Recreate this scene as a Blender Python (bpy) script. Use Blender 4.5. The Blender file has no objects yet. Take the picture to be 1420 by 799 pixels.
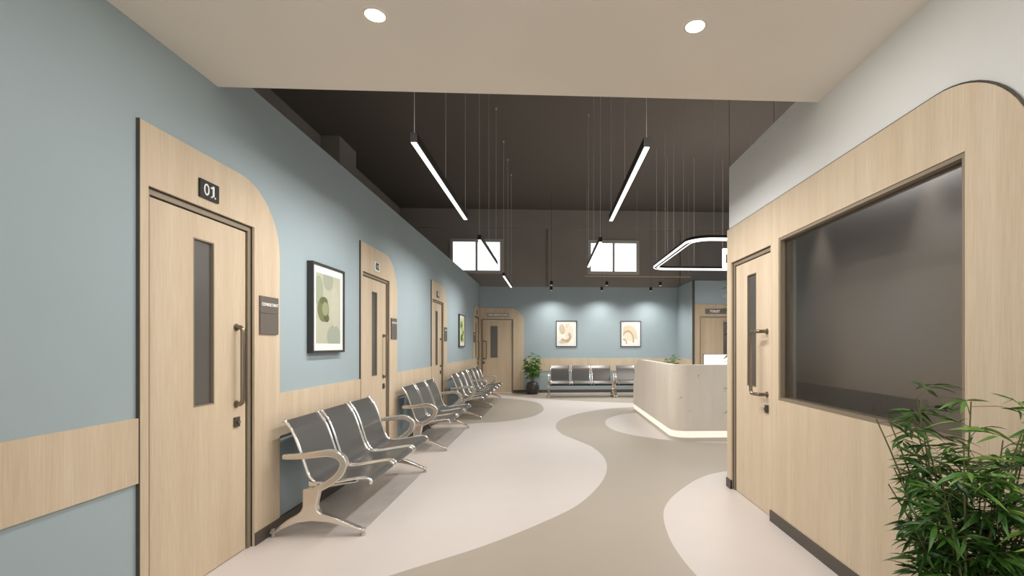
import bpy, bmesh, math, random
from mathutils import Vector, Matrix
random.seed(7)
PI = math.pi
C = bpy.context.scene.collection
S = bpy.context.scene

# ------------------------------------------------------------------ camera
F = 665.0; CX = 795.7; HY = 479.0; EYE = 1.354
cd = bpy.data.cameras.new('camera'); cam = bpy.data.objects.new('camera', cd); C.objects.link(cam)
cd.sensor_fit = 'HORIZONTAL'; cd.sensor_width = 36.0; cd.lens = F / 1420 * 36
cd.shift_x = -(CX - 710) / 1420; cd.shift_y = (HY - 399.5) / 1420
cd.clip_start = 0.02; cd.clip_end = 200
cam.location = (0, 0, EYE); cam.rotation_euler = (PI / 2, 0, -math.atan((CX - 763) / F))
S.camera = cam

# ------------------------------------------------------------------ world, exposure
w = bpy.data.worlds.new('sky'); S.world = w; w.use_nodes = True
bg = w.node_tree.nodes['Background']; bg.inputs[0].default_value = (1.0, 1.0, 1.0, 1); bg.inputs[1].default_value = 1.65
vs = S.view_settings; vs.view_transform = 'Standard'; vs.look = 'None'; vs.gamma = 1; vs.use_curve_mapping = False
vs.exposure = 0.0

LAMP_W = 25.0      # linear pendants, each
DOWN_W = 12.0      # round downlights
SPOT_W = 76.0      # can spotlights
RING_W = 135.0

# ------------------------------------------------------------------ materials
def lin(r, g, b):
    f = lambda v: (v / 255 / 12.92) if v / 255 <= .04045 else ((v / 255 + .055) / 1.055) ** 2.4
    return (f(r), f(g), f(b), 1)
def base_mat(name, col, rough=.6, metal=0, spec=.5):
    m = bpy.data.materials.new(name); m.use_nodes = True
    p = m.node_tree.nodes['Principled BSDF']
    p.inputs['Base Color'].default_value = col; p.inputs['Roughness'].default_value = rough
    p.inputs['Metallic'].default_value = metal; p.inputs['Specular IOR Level'].default_value = spec
    m.diffuse_color = col
    return m
def nodes(m): return m.node_tree.nodes, m.node_tree.links, m.node_tree.nodes['Principled BSDF']
def noise_col(m, a, b, scale=(1, 1, 1), nscale=5, detail=3, lo=.35, hi=.65, bump=0, bscale=None, dist=.002):
    N, L, P = nodes(m)
    tc = N.new('ShaderNodeTexCoord'); mp = N.new('ShaderNodeMapping'); mp.inputs['Scale'].default_value = scale
    L.new(tc.outputs['Object'], mp.inputs[0])
    no = N.new('ShaderNodeTexNoise'); no.inputs['Scale'].default_value = nscale; no.inputs['Detail'].default_value = detail
    L.new(mp.outputs[0], no.inputs['Vector'])
    cr = N.new('ShaderNodeValToRGB'); cr.color_ramp.elements[0].position = lo; cr.color_ramp.elements[1].position = hi
    cr.color_ramp.elements[0].color = a; cr.color_ramp.elements[1].color = b
    L.new(no.outputs[0], cr.inputs[0]); L.new(cr.outputs[0], P.inputs['Base Color'])
    if bump:
        n2 = N.new('ShaderNodeTexNoise'); n2.inputs['Scale'].default_value = bscale or nscale
        L.new(tc.outputs['Object'], n2.inputs['Vector'])
        bp = N.new('ShaderNodeBump'); bp.inputs['Strength'].default_value = bump; bp.inputs['Distance'].default_value = dist
        L.new(n2.outputs[0], bp.inputs['Height']); L.new(bp.outputs[0], P.inputs['Normal'])
    return cr
def mixc(N, L, fac, a, b):
    mx = N.new('ShaderNodeMix'); mx.data_type = 'RGBA'
    for s, v in ((mx.inputs[0], fac), (mx.inputs[6], a), (mx.inputs[7], b)):
        if hasattr(v, 'is_output'): L.new(v, s)
        else: s.default_value = v
    return mx.outputs[2]

M = {}
M['blue'] = base_mat('blue wall paint', lin(166, 181, 187), .7, 0, .3)
noise_col(M['blue'], lin(164, 179, 185), lin(168, 183, 189), nscale=1.2, bump=.08, bscale=220)
M['white_wall'] = base_mat('off white wall paint', lin(220, 219, 214), .7, 0, .3)
noise_col(M['white_wall'], lin(228, 229, 227), lin(233, 234, 232), nscale=1.2, bump=.06, bscale=220)
M['soffit'] = base_mat('warm greige ceiling paint', lin(208, 197, 182), .8, 0, .2)
noise_col(M['soffit'], lin(231, 224, 213), lin(235, 228, 217), nscale=1.0)
M['dark'] = base_mat('dark umber hall paint', lin(84, 78, 73), .85, 0, .2)
noise_col(M['dark'], lin(146, 140, 134), lin(152, 145, 139), nscale=1.0)
M['dark_ceiling'] = base_mat('dark brown ceiling paint', lin(100, 93, 87), .9, 0, .2)
def wood(name, a, b, c, axis='z'):
    m = base_mat(name, b, .5, 0, .35)
    N, L, P = nodes(m)
    tc = N.new('ShaderNodeTexCoord'); mp = N.new('ShaderNodeMapping')
    mp.inputs['Scale'].default_value = (1, 1, .045) if axis == 'z' else (.045, .045, 1)
    L.new(tc.outputs['Object'], mp.inputs[0])
    n1 = N.new('ShaderNodeTexNoise'); n1.inputs['Scale'].default_value = 9; n1.inputs['Detail'].default_value = 2; n1.inputs['Distortion'].default_value = .4
    n2 = N.new('ShaderNodeTexNoise'); n2.inputs['Scale'].default_value = 120; n2.inputs['Detail'].default_value = 4
    L.new(mp.outputs[0], n1.inputs['Vector']); L.new(mp.outputs[0], n2.inputs['Vector'])
    cr = N.new('ShaderNodeValToRGB'); e = cr.color_ramp.elements; e[0].position = .3; e[0].color = a; e[1].position = .7; e[1].color = c
    x = e.new(.5); x.color = b
    ad = N.new('ShaderNodeMath'); ad.operation = 'MULTIPLY_ADD'; ad.inputs[1].default_value = .5; 
    mm = N.new('ShaderNodeMath'); mm.operation = 'MULTIPLY'; mm.inputs[1].default_value = .5
    L.new(n1.outputs[0], mm.inputs[0]); L.new(n2.outputs[0], ad.inputs[0]); L.new(mm.outputs[0], ad.inputs[2])
    L.new(ad.outputs[0], cr.inputs[0]); L.new(cr.outputs[0], P.inputs['Base Color'])
    bp = N.new('ShaderNodeBump'); bp.inputs['Strength'].default_value = .06; bp.inputs['Distance'].default_value = .001
    L.new(n2.outputs[0], bp.inputs['Height']); L.new(bp.outputs[0], P.inputs['Normal'])
    return m
M['wood'] = wood('light oak veneer', lin(201, 180, 154), lin(212, 193, 167), lin(222, 205, 181))
M['wood_dark'] = wood('deeper oak veneer', lin(186, 162, 132), lin(198, 175, 146), lin(208, 188, 160))
M['bronze'] = base_mat('bronze frame', lin(150, 137, 118), .45, .3)
M['baseboard'] = base_mat('dark taupe skirting', lin(84, 77, 69), .5)
M['handle'] = base_mat('brushed bronze steel', lin(140, 128, 114), .28, .9)
M['lock'] = base_mat('dark lock metal', lin(92, 86, 78), .4, .6)
M['edge'] = base_mat('dark edge trim', lin(74, 70, 62), .6)
M['chrome'] = base_mat('polished chrome', lin(240, 238, 234), .18, .95)
M['cast'] = base_mat('satin cast aluminium', lin(222, 214, 203), .26, .85)
def perf():
    m = base_mat('perforated grey steel', lin(108, 105, 102), .32, .55)
    N, L, P = nodes(m)
    tc = N.new('ShaderNodeTexCoord'); vo = N.new('ShaderNodeTexVoronoi'); vo.inputs['Scale'].default_value = 55; vo.inputs['Randomness'].default_value = 0
    L.new(tc.outputs['UV'], vo.inputs['Vector'])
    lt = N.new('ShaderNodeMath'); lt.operation = 'LESS_THAN'; lt.inputs[1].default_value = .2
    L.new(vo.outputs['Distance'], lt.inputs[0])
    bp = N.new('ShaderNodeBump'); bp.inputs['Strength'].default_value = .05; bp.inputs['Distance'].default_value = .0005
    L.new(lt.outputs[0], bp.inputs['Height']); L.new(bp.outputs[0], P.inputs['Normal'])
    return m
M['perf'] = perf()
M['beam'] = base_mat('black steel beam', lin(48, 46, 45), .5, .4)
M['rubber'] = base_mat('grey glide', lin(190, 186, 180), .4, .5)
M['black'] = base_mat('black plastic', lin(22, 21, 20), .45)
M['black_frame'] = base_mat('charcoal picture frame', lin(56, 56, 54), .45, .1)
M['white'] = base_mat('white card', lin(244, 243, 238), .6)
M['sign_grey'] = base_mat('warm grey sign plate', lin(112, 105, 97), .5, .2)
M['sign_light'] = base_mat('light grey sign plate', lin(166, 160, 146), .5)
M['lettering'] = base_mat('white lettering', lin(245, 243, 238), .5)
M['lettering_dark'] = base_mat('dark lettering', lin(38, 38, 36), .5)
M['lamp_body'] = base_mat('black lamp housing', lin(34, 31, 28), .5, .3)
M['wire'] = base_mat('grey suspension wire', lin(205, 200, 190), .5, 0)
M['brass'] = base_mat('pale brass rail', lin(196, 170, 128), .35, .5)
def emit(name, col, st):
    m = bpy.data.materials.new(name); m.use_nodes = True
    P = m.node_tree.nodes['Principled BSDF']; P.inputs['Base Color'].default_value = (.8, .8, .8, 1)
    P.inputs['Emission Color'].default_value = col; P.inputs['Emission Strength'].default_value = st
    return m
M['led'] = emit('white led diffuser', (1, .98, .95, 1), 2.2)
M['led_warm'] = emit('warm led cove', (1, .94, .82, 1), .62); M['led_warm'].node_tree.nodes['Principled BSDF'].inputs['Base Color'].default_value = lin(225, 212, 188)
M['disc'] = emit('downlight diffuser', (1, .96, .9, 1), 6)
M['can_lens'] = emit('can spotlight lens', (1, .96, .9, 1), .9)
M['screen'] = emit('lit white screen', (1, 1, 1, 1), .9)
# floors
def floor_mat(name, a, b, s1, s2, thr=.085):
    m = base_mat(name, a, .42, 0, .4)
    N, L, P = nodes(m)
    tc = N.new('ShaderNodeTexCoord')
    no = N.new('ShaderNodeTexNoise'); no.inputs['Scale'].default_value = 3; no.inputs['Detail'].default_value = 5
    L.new(tc.outputs['Object'], no.inputs['Vector'])
    c1 = mixc(N, L, no.outputs[0], a, b)
    vo = N.new('ShaderNodeTexVoronoi'); vo.inputs['Scale'].default_value = 26
    L.new(tc.outputs['Object'], vo.inputs['Vector'])
    n2 = N.new('ShaderNodeTexNoise'); n2.inputs['Scale'].default_value = 60; L.new(tc.outputs['Object'], n2.inputs['Vector'])
    ad = N.new('ShaderNodeMath'); ad.operation = 'MULTIPLY_ADD'; ad.inputs[1].default_value = .16; L.new(n2.outputs[0], ad.inputs[0]); L.new(vo.outputs['Distance'], ad.inputs[2])
    lt = N.new('ShaderNodeMath'); lt.operation = 'LESS_THAN'; lt.inputs[1].default_value = thr + .08; L.new(ad.outputs[0], lt.inputs[0])
    c2 = mixc(N, L, vo.outputs['Color'], s1, s2)
    # separate random choice through voronoi colour
    L.new(mixc(N, L, lt.outputs[0], c1, c2), P.inputs['Base Color'])
    return m
M['floor_light'] = floor_mat('pale speckled vinyl', lin(217, 208, 202), lin(222, 213, 208), lin(190, 181, 174), lin(214, 208, 203), .06)
M['floor_taupe'] = floor_mat('taupe vinyl', lin(179, 168, 154), lin(183, 172, 158), lin(175, 164, 150), lin(177, 167, 154), .03)
def smoked(name='smoked glass', tint=.79, col=(1, .98, .96), refl=.38, rough=.22):
    m = bpy.data.materials.new(name); m.use_nodes = True; N = m.node_tree.nodes; L = m.node_tree.links; N.clear()
    o = N.new('ShaderNodeOutputMaterial'); t = N.new('ShaderNodeBsdfTransparent'); g = N.new('ShaderNodeBsdfGlossy'); mx = N.new('ShaderNodeMixShader'); fr = N.new('ShaderNodeFresnel')
    fr.inputs[0].default_value = 1.45
    t.inputs[0].default_value = (tint * col[0], tint * col[1], tint * col[2], 1); g.inputs['Roughness'].default_value = rough; g.inputs[0].default_value = (.9, .9, .9, 1)
    ml = N.new('ShaderNodeMath'); ml.operation = 'MULTIPLY'; ml.inputs[1].default_value = refl; L.new(fr.outputs[0], ml.inputs[0])
    L.new(ml.outputs[0], mx.inputs[0]); L.new(t.outputs[0], mx.inputs[1]); L.new(g.outputs[0], mx.inputs[2]); L.new(mx.outputs[0], o.inputs[0])
    return m
M['smoked'] = smoked()
M['clear'] = smoked('clear window glass', .97, (1, 1, 1))
M['slit'] = base_mat('dark grey door glass', lin(112, 109, 105), .3, .5)
M['stone'] = base_mat('pale travertine desk cladding', lin(222, 208, 190), .45)
def stone():
    m = M['stone']; N, L, P = nodes(m)
    tc = N.new('ShaderNodeTexCoord'); mp = N.new('ShaderNodeMapping'); mp.inputs['Scale'].default_value = (3, 3, .5); L.new(tc.outputs['Object'], mp.inputs[0])
    no = N.new('ShaderNodeTexNoise'); no.inputs['Scale'].default_value = 2.2; no.inputs['Detail'].default_value = 6; L.new(mp.outputs[0], no.inputs['Vector'])
    cr = N.new('ShaderNodeValToRGB'); cr.color_ramp.elements[0].position = .3; cr.color_ramp.elements[1].position = .7
    cr.color_ramp.elements[0].color = lin(220, 209, 193); cr.color_ramp.elements[1].color = lin(228, 218, 204); L.new(no.outputs[0], cr.inputs[0])
    vo = N.new('ShaderNodeTexVoronoi'); vo.inputs['Scale'].default_value = 9; L.new(tc.outputs['Object'], vo.inputs['Vector'])
    n2 = N.new('ShaderNodeTexNoise'); n2.inputs['Scale'].default_value = 40; L.new(tc.outputs['Object'], n2.inputs['Vector'])
    ad = N.new('ShaderNodeMath'); ad.operation = 'MULTIPLY_ADD'; ad.inputs[1].default_value = .35; L.new(n2.outputs[0], ad.inputs[0]); L.new(vo.outputs['Distance'], ad.inputs[2])
    r2 = N.new('ShaderNodeValToRGB'); r2.color_ramp.elements[0].position = .235; r2.color_ramp.elements[0].color = (1, 1, 1, 1); r2.color_ramp.elements[1].position = .27; r2.color_ramp.elements[1].color = (0, 0, 0, 1)
    L.new(ad.outputs[0], r2.inputs[0])
    L.new(mixc(N, L, r2.outputs[0], cr.outputs[0], lin(176, 162, 144)), P.inputs['Base Color'])
stone()
M['room_wall'] = base_mat('grey inner room paint', lin(168, 160, 150), .8, 0, .2)
M['splash'] = base_mat('dark teal grey splash panel', lin(44, 52, 52), .35)
M['pot'] = base_mat('charcoal glazed pot', lin(62, 60, 58), .3)
M['soil'] = base_mat('potting soil', lin(60, 46, 34), .9)
def leafm(name, a, b, c):
    m = base_mat(name, a, .38, 0, .5); N, L, P = nodes(m)
    oi = N.new('ShaderNodeObjectInfo'); tc = N.new('ShaderNodeTexCoord'); no = N.new('ShaderNodeTexNoise'); no.inputs['Scale'].default_value = 9
    ge = N.new('ShaderNodeNewGeometry'); L.new(ge.outputs['Position'], no.inputs['Vector'])
    ad = N.new('ShaderNodeMath'); ad.operation = 'MULTIPLY_ADD'; ad.inputs[1].default_value = .5; L.new(oi.outputs['Random'], ad.inputs[0])
    m2 = N.new('ShaderNodeMath'); m2.operation = 'MULTIPLY'; m2.inputs[1].default_value = .6; L.new(no.outputs[0], m2.inputs[0]); L.new(m2.outputs[0], ad.inputs[2])
    cr = N.new('ShaderNodeValToRGB'); e = cr.color_ramp.elements; e[0].position = .25; e[0].color = a; e[1].position = .85; e[1].color = c; x = e.new(.55); x.color = b
    L.new(ad.outputs[0], cr.inputs[0]); L.new(cr.outputs[0], P.inputs['Base Color'])
    P.inputs['Subsurface Weight'].default_value = 0
    return m
M['leaf'] = leafm('bamboo leaf', lin(34, 68, 22), lin(80, 126, 44), lin(150, 180, 84))
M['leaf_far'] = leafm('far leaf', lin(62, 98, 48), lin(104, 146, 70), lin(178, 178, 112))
M['stem'] = base_mat('green brown stem', lin(92, 96, 52), .6)

# ------------------------------------------------------------------ helpers
def obj(name, bm, m=None, parent=None, smooth=False, bevel=0):
    me = bpy.data.meshes.new(name); bmesh.ops.recalc_face_normals(bm, faces=bm.faces[:]); bm.to_mesh(me); bm.free()
    o = bpy.data.objects.new(name, me); C.objects.link(o)
    for k in (m if isinstance(m, (list, tuple)) else [m]):
        if k: me.materials.append(k)
    if smooth:
        for p in me.polygons: p.use_smooth = True
        me.set_sharp_from_angle(angle=.7)
    if parent: o.parent = parent
    if bevel:
        b = o.modifiers.new('bevel', 'BEVEL'); b.width = bevel; b.segments = 2; b.limit_method = 'ANGLE'
    return o
def thing(name, label, cat, loc=(0, 0, 0), rz=0, group=None):
    o = bpy.data.objects.new(name, None); C.objects.link(o); o.location = loc; o.rotation_euler = (0, 0, rz)
    o.empty_display_size = .1
    return tag(o, label, cat, group)
def tag(o, label, cat, group=None):
    o['label'] = label; o['category'] = cat
    if group: o['group'] = group
    return o
def struct(name, bm, m, parent=None, label=None, **k):
    o = obj(name, bm, m, parent, **k)
    if not parent: o['kind'] = 'structure'
    if label: o['label'] = label
    return o
def box(x0, x1, y0, y1, z0, z1, bm=None, mi=0):
    bm = bm or bmesh.new()
    v = [bm.verts.new(p) for p in ((x0, y0, z0), (x1, y0, z0), (x1, y1, z0), (x0, y1, z0), (x0, y0, z1), (x1, y0, z1), (x1, y1, z1), (x0, y1, z1))]
    for f in ((3, 2, 1, 0), (4, 5, 6, 7), (0, 1, 5, 4), (1, 2, 6, 5), (2, 3, 7, 6), (3, 0, 4, 7)):
        bm.faces.new([v[i] for i in f]).material_index = mi
    return bm
def prism(pts, mapf, t0, t1, bm=None, mi=0):
    """closed 2-D outline pts extruded between t0 and t1; mapf(a,b,t)->xyz"""
    bm = bm or bmesh.new()
    A = [bm.verts.new(mapf(a, b, t0)) for a, b in pts]; B = [bm.verts.new(mapf(a, b, t1)) for a, b in pts]
    n = len(pts)
    fs = [bm.faces.new(A), bm.faces.new(B[::-1])]
    for i in range(n): fs.append(bm.faces.new((A[i], B[i], B[(i + 1) % n], A[(i + 1) % n])))
    for f in fs: f.material_index = mi
    return bm
XW = lambda a, b, t: (t, a, b)     # outline in (Y,Z), thickness along X
YW = lambda a, b, t: (a, t, b)     # outline in (X,Z), thickness along Y
def tube(pts, r, seg=8, bm=None, cap=True, mi=0):
    bm = bm or bmesh.new(); pts = [Vector(p) for p in pts]; rings = []
    prev = None
    for i, p in enumerate(pts):
        t = (pts[min(i + 1, len(pts) - 1)] - pts[max(i - 1, 0)]).normalized()
        if prev is None:
            u = t.orthogonal().normalized()
        else:
            u = (prev - t * prev.dot(t)).normalized()
        prev = u; v = t.cross(u)
        rr = r[i] if isinstance(r, (list, tuple)) else r
        rings.append([bm.verts.new(p + (u * math.cos(2 * PI * k / seg) + v * math.sin(2 * PI * k / seg)) * rr) for k in range(seg)])
    for a, b in zip(rings, rings[1:]):
        for k in range(seg): bm.faces.new((a[k], a[(k + 1) % seg], b[(k + 1) % seg], b[k])).material_index = mi
    if cap: bm.faces.new(rings[0][::-1]).material_index = mi; bm.faces.new(rings[-1]).material_index = mi
    return bm
def lathe(prof, seg=24, cx=0, cy=0, bm=None, mi=0):
    bm = bm or bmesh.new(); rings = []
    for r, z in prof:
        if r < 1e-5: rings.append([bm.verts.new((cx, cy, z))])
        else: rings.append([bm.verts.new((cx + r * math.cos(2 * PI * k / seg), cy + r * math.sin(2 * PI * k / seg), z)) for k in range(seg)])
    for a, b in zip(rings, rings[1:]):
        for k in range(seg):
            k2 = (k + 1) % seg
            if len(a) == 1 and len(b) == 1: continue
            if len(a) == 1: f = bm.faces.new((a[0], b[k], b[k2]))
            elif len(b) == 1: f = bm.faces.new((a[k], a[k2], b[0]))
            else: f = bm.faces.new((a[k], a[k2], b[k2], b[k]))
            f.material_index = mi
    return bm
def crom(P, n=4, closed=False):
    out = []; L = len(P)
    rng = range(L) if closed else range(L - 1)
    for i in rng:
        g = (lambda j: P[j % L]) if closed else (lambda j: P[max(0, min(L - 1, j))])
        p0, p1, p2, p3 = g(i - 1), g(i), g(i + 1), g(i + 2)
        for k in range(n):
            t = k / n
            out.append(tuple(.5 * ((2 * b) + (-a + c) * t + (2 * a - 5 * b + 4 * c - d) * t * t + (-a + 3 * b - 3 * c + d) * t ** 3) for a, b, c, d in zip(p0, p1, p2, p3)))
    if not closed: out.append(tuple(P[-1]))
    return out
def text(name, s, size, m, parent, loc, rot, bold=0.0, spacing=1.0, depth=.0015):
    cu = bpy.data.curves.new(name, 'FONT'); cu.body = s; cu.size = size; cu.align_x = 'CENTER'; cu.align_y = 'CENTER'
    cu.offset = bold; cu.extrude = depth; cu.space_character = spacing; cu.resolution_u = 3
    to = bpy.data.objects.new('tmp', cu); C.objects.link(to)
    dg = bpy.context.evaluated_depsgraph_get(); me = bpy.data.meshes.new_from_object(to.evaluated_get(dg))
    bpy.data.objects.remove(to); bpy.data.curves.remove(cu)
    o = bpy.data.objects.new(name, me); C.objects.link(o); me.materials.clear(); me.materials.append(m)
    o.location = loc; o.rotation_euler = rot; o.parent = parent
    return o
FACE_RIGHT = (PI / 2, 0, PI / 2)    # on a wall looking towards +X
FACE_LEFT = (PI / 2, 0, -PI / 2)
FACE_CAM = (PI / 2, 0, 0)           # on a wall looking towards -Y
def area(name, parent, loc, sx, sy, power, col=(1, .975, .94), rot=(0, 0, 0), spread=PI):
    l = bpy.data.lights.new(name, 'AREA'); l.shape = 'RECTANGLE'; l.size = sx; l.size_y = sy; l.energy = power; l.color = col; l.spread = spread
    o = bpy.data.objects.new(name, l); C.objects.link(o); o.location = loc; o.rotation_euler = rot; o.parent = parent
    return o
def spot(name, parent, loc, power, ang, blend=.6, rot=(0, 0, 0), col=(1, .97, .92), rad=.03):
    l = bpy.data.lights.new(name, 'SPOT'); l.energy = power; l.spot_size = ang; l.spot_blend = blend; l.color = col; l.shadow_soft_size = rad
    o = bpy.data.objects.new(name, l); C.objects.link(o); o.location = loc; o.rotation_euler = rot; o.parent = parent
    return o

# ------------------------------------------------------------------ dimensions
XL = -1.99; XR = 1.70; YB = 13.70; TOPP = 3.06; PT = .015   # panel thickness
ZC = 5.2; XHL = -4.2; XHR = 6.2; YF = -4.0
LB = XL - PT; RB = XR + PT                                    # painted wall faces
doorsL = [2.48, 5.205, 8.225]; DW = .853; DH = 2.148
dspec = [(a, a + DW) for a in doorsL] + [(12.80, 13.58)]

# ------------------------------------------------------------------ floor
struct('floor', box(XHL - .2, XHR + .2, YF, YB + .2, -.1, 0), M['floor_light'])
fl = bpy.data.objects['floor']
def inlay(pts):
    bm = bmesh.new(); bm.faces.new([bm.verts.new((x, y, .0008)) for x, y in pts])
    r = bmesh.ops.extrude_face_region(bm, geom=bm.faces[:]);
    bmesh.ops.translate(bm, verts=[v for v in r['geom'] if isinstance(v, bmesh.types.BMVert)], vec=(0, 0, .0006))
    bmesh.ops.triangulate(bm, faces=bm.faces[:])
    return obj('floor_inlay', bm, M['floor_taupe'], fl)
riverL = crom([(-1.55, 2.35), (-.942, 2.864), (-.732, 3.031), (-.431, 3.276), (-.073, 3.653), (.239, 4.067), (.483, 4.647), (.615, 5.196), (.648, 5.758), (.556, 6.38), (.33, 6.945), (.163, 7.381), (.091, 7.995), (.192, 8.718), (.557, 9.492), (1.17, 10.14), (1.827, 10.429), (2.6, 10.55)], 5)
deskR = crom([(2.6, 9.6), (1.95, 9.62), (1.666, 9.508), (1.398, 9.341), (1.066, 8.829), (.953, 8.224), (.997, 7.696), (1.17, 7.272), (1.44, 6.972), (1.708, 6.777), (2.357, 6.513), (3.4, 6.35)], 5)
rightR = crom([(3.4, 5.35), (2.5, 5.25), (1.826, 5.047), (1.484, 4.784), (1.162, 4.355), (.982, 4.027), (.892, 3.744), (.844, 3.419), (.831, 3.145), (.857, 2.788), (.95, 2.3), (1.1, 1.6)], 5)
inlay(riverL + [(2.6, 10.55)] + deskR + rightR + [(1.1, .8), (-1.6, .8)])
leftR = crom([(LB + .002, 8.25), (-1.512, 8.32), (-1.208, 8.44), (-.878, 8.54), (-.48, 8.914), (-.24, 9.422), (-.138, 10.251), (-.30, 11.329), (-.731, 11.958), (-1.295, 12.4), (-1.7, 12.56), (LB + .002, 12.62)], 5)
inlay(leftR)
inlay(crom([(-1.6, 13.5), (-1.25, 13.1), (-.423, 12.286), (.65, 11.676), (1.927, 11.174), (3.6, 10.9)], 5) + [(3.6, 13.65), (-1.6, 13.65)])

# ------------------------------------------------------------------ left partition
def wall_segments(openings, x0, x1, ya, yb, ztop):
    bm = bmesh.new(); y = ya
    for a, b, z0, z1 in openings:
        if a > y: box(x0, x1, y, a, 0, ztop, bm)
        if z1 < ztop: box(x0, x1, a, b, z1, ztop, bm)
        if z0 > 0: box(x0, x1, a, b, 0, z0, bm)
        y = b
    if yb > y: box(x0, x1, y, yb, 0, ztop, bm)
    return bm
struct('wall_left', wall_segments([(a, b, 0, DH) for a, b in dspec], LB - .12, LB, YF, YB, TOPP + .025), M['blue'])
struct('wall_hall_left', box(XHL - .15, XHL, 2.9, YB, 0, ZC), M['dark'])
struct('wall_hall_column', box(XHL, -3.86, 9.0, 9.75, 0, ZC), M['dark'])

def arch(y0, y1, zt, R, da, db, dh, corner='far'):
    """panel outline with one rounded top corner and a door notch"""
    pts = []
    arc = [(math.cos(a), math.sin(a)) for a in [PI / 2 * k / 14 for k in range(15)]]
    if corner == 'far':
        pts = [(y0, 0), (y0, zt)] + [(y1 - R + R * s, zt - R + R * c) for s, c in [(b, a) for a, b in arc]] + [(y1, 0)]
    else:
        pts = [(y0, 0)] + [(y0 + R - R * a, zt - R + R * b) for a, b in arc] + [(y1, zt), (y1, 0)]
    if da is not None: pts += [(db, 0), (db, dh), (da, dh), (da, 0)]
    return pts
trim_n = [0]
def trim(bm, m=None, label=None, **k):
    trim_n[0] += 1
    return struct('trim_%d' % trim_n[0], bm, m or M['wood'], label=label, **k)
PW = 1.205; ZP = 2.457
pL = [(2.43, 2.43 + PW), (5.15, 5.15 + PW), (8.17, 8.17 + PW)]
for (y0, y1), (da, db) in zip(pL, dspec[:3]):
    trim(prism(arch(y0, y1, ZP, .46, da, db, DH), XW, LB, XL), [M['wood'], M['edge']])
    # dark edge strip on the near side
    trim(box(LB, XL + .001, y0 - .006, y0 - .0005, 0, ZP + .001), M['edge'])
y4 = 12.55
trim(prism(arch(y4, YB - .02, 2.42, .4, *dspec[3], DH, 'near'), XW, LB, XL))
# wood band (z .685-1.0), one piece between each pair of panels
bands = [(YF, 2.423), (pL[0][1] + .002, 5.143), (pL[1][1] + .002, 8.163), (pL[2][1] + .002, y4 - .002)]
for a, b in bands:
    trim(box(LB, XL - .001, a, b, .685, 1.0), M['wood'])
bn = 0
def baseboard(side, bm): return struct('baseboard_' + side, bm, M['baseboard'])
bm = bmesh.new()
for a, b in [(YF, 2.43), (db_ := dspec[0][1], dspec[1][0]), (dspec[1][1], dspec[2][0]), (dspec[2][1], dspec[3][0])]:
    if a == YF: box(LB, XL + .006, a, b, 0, .085, bm)
    else: box(XL - .016, XL + .006, a + .001, b - .001, 0, .085, bm)
baseboard('left', bm)

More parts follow.
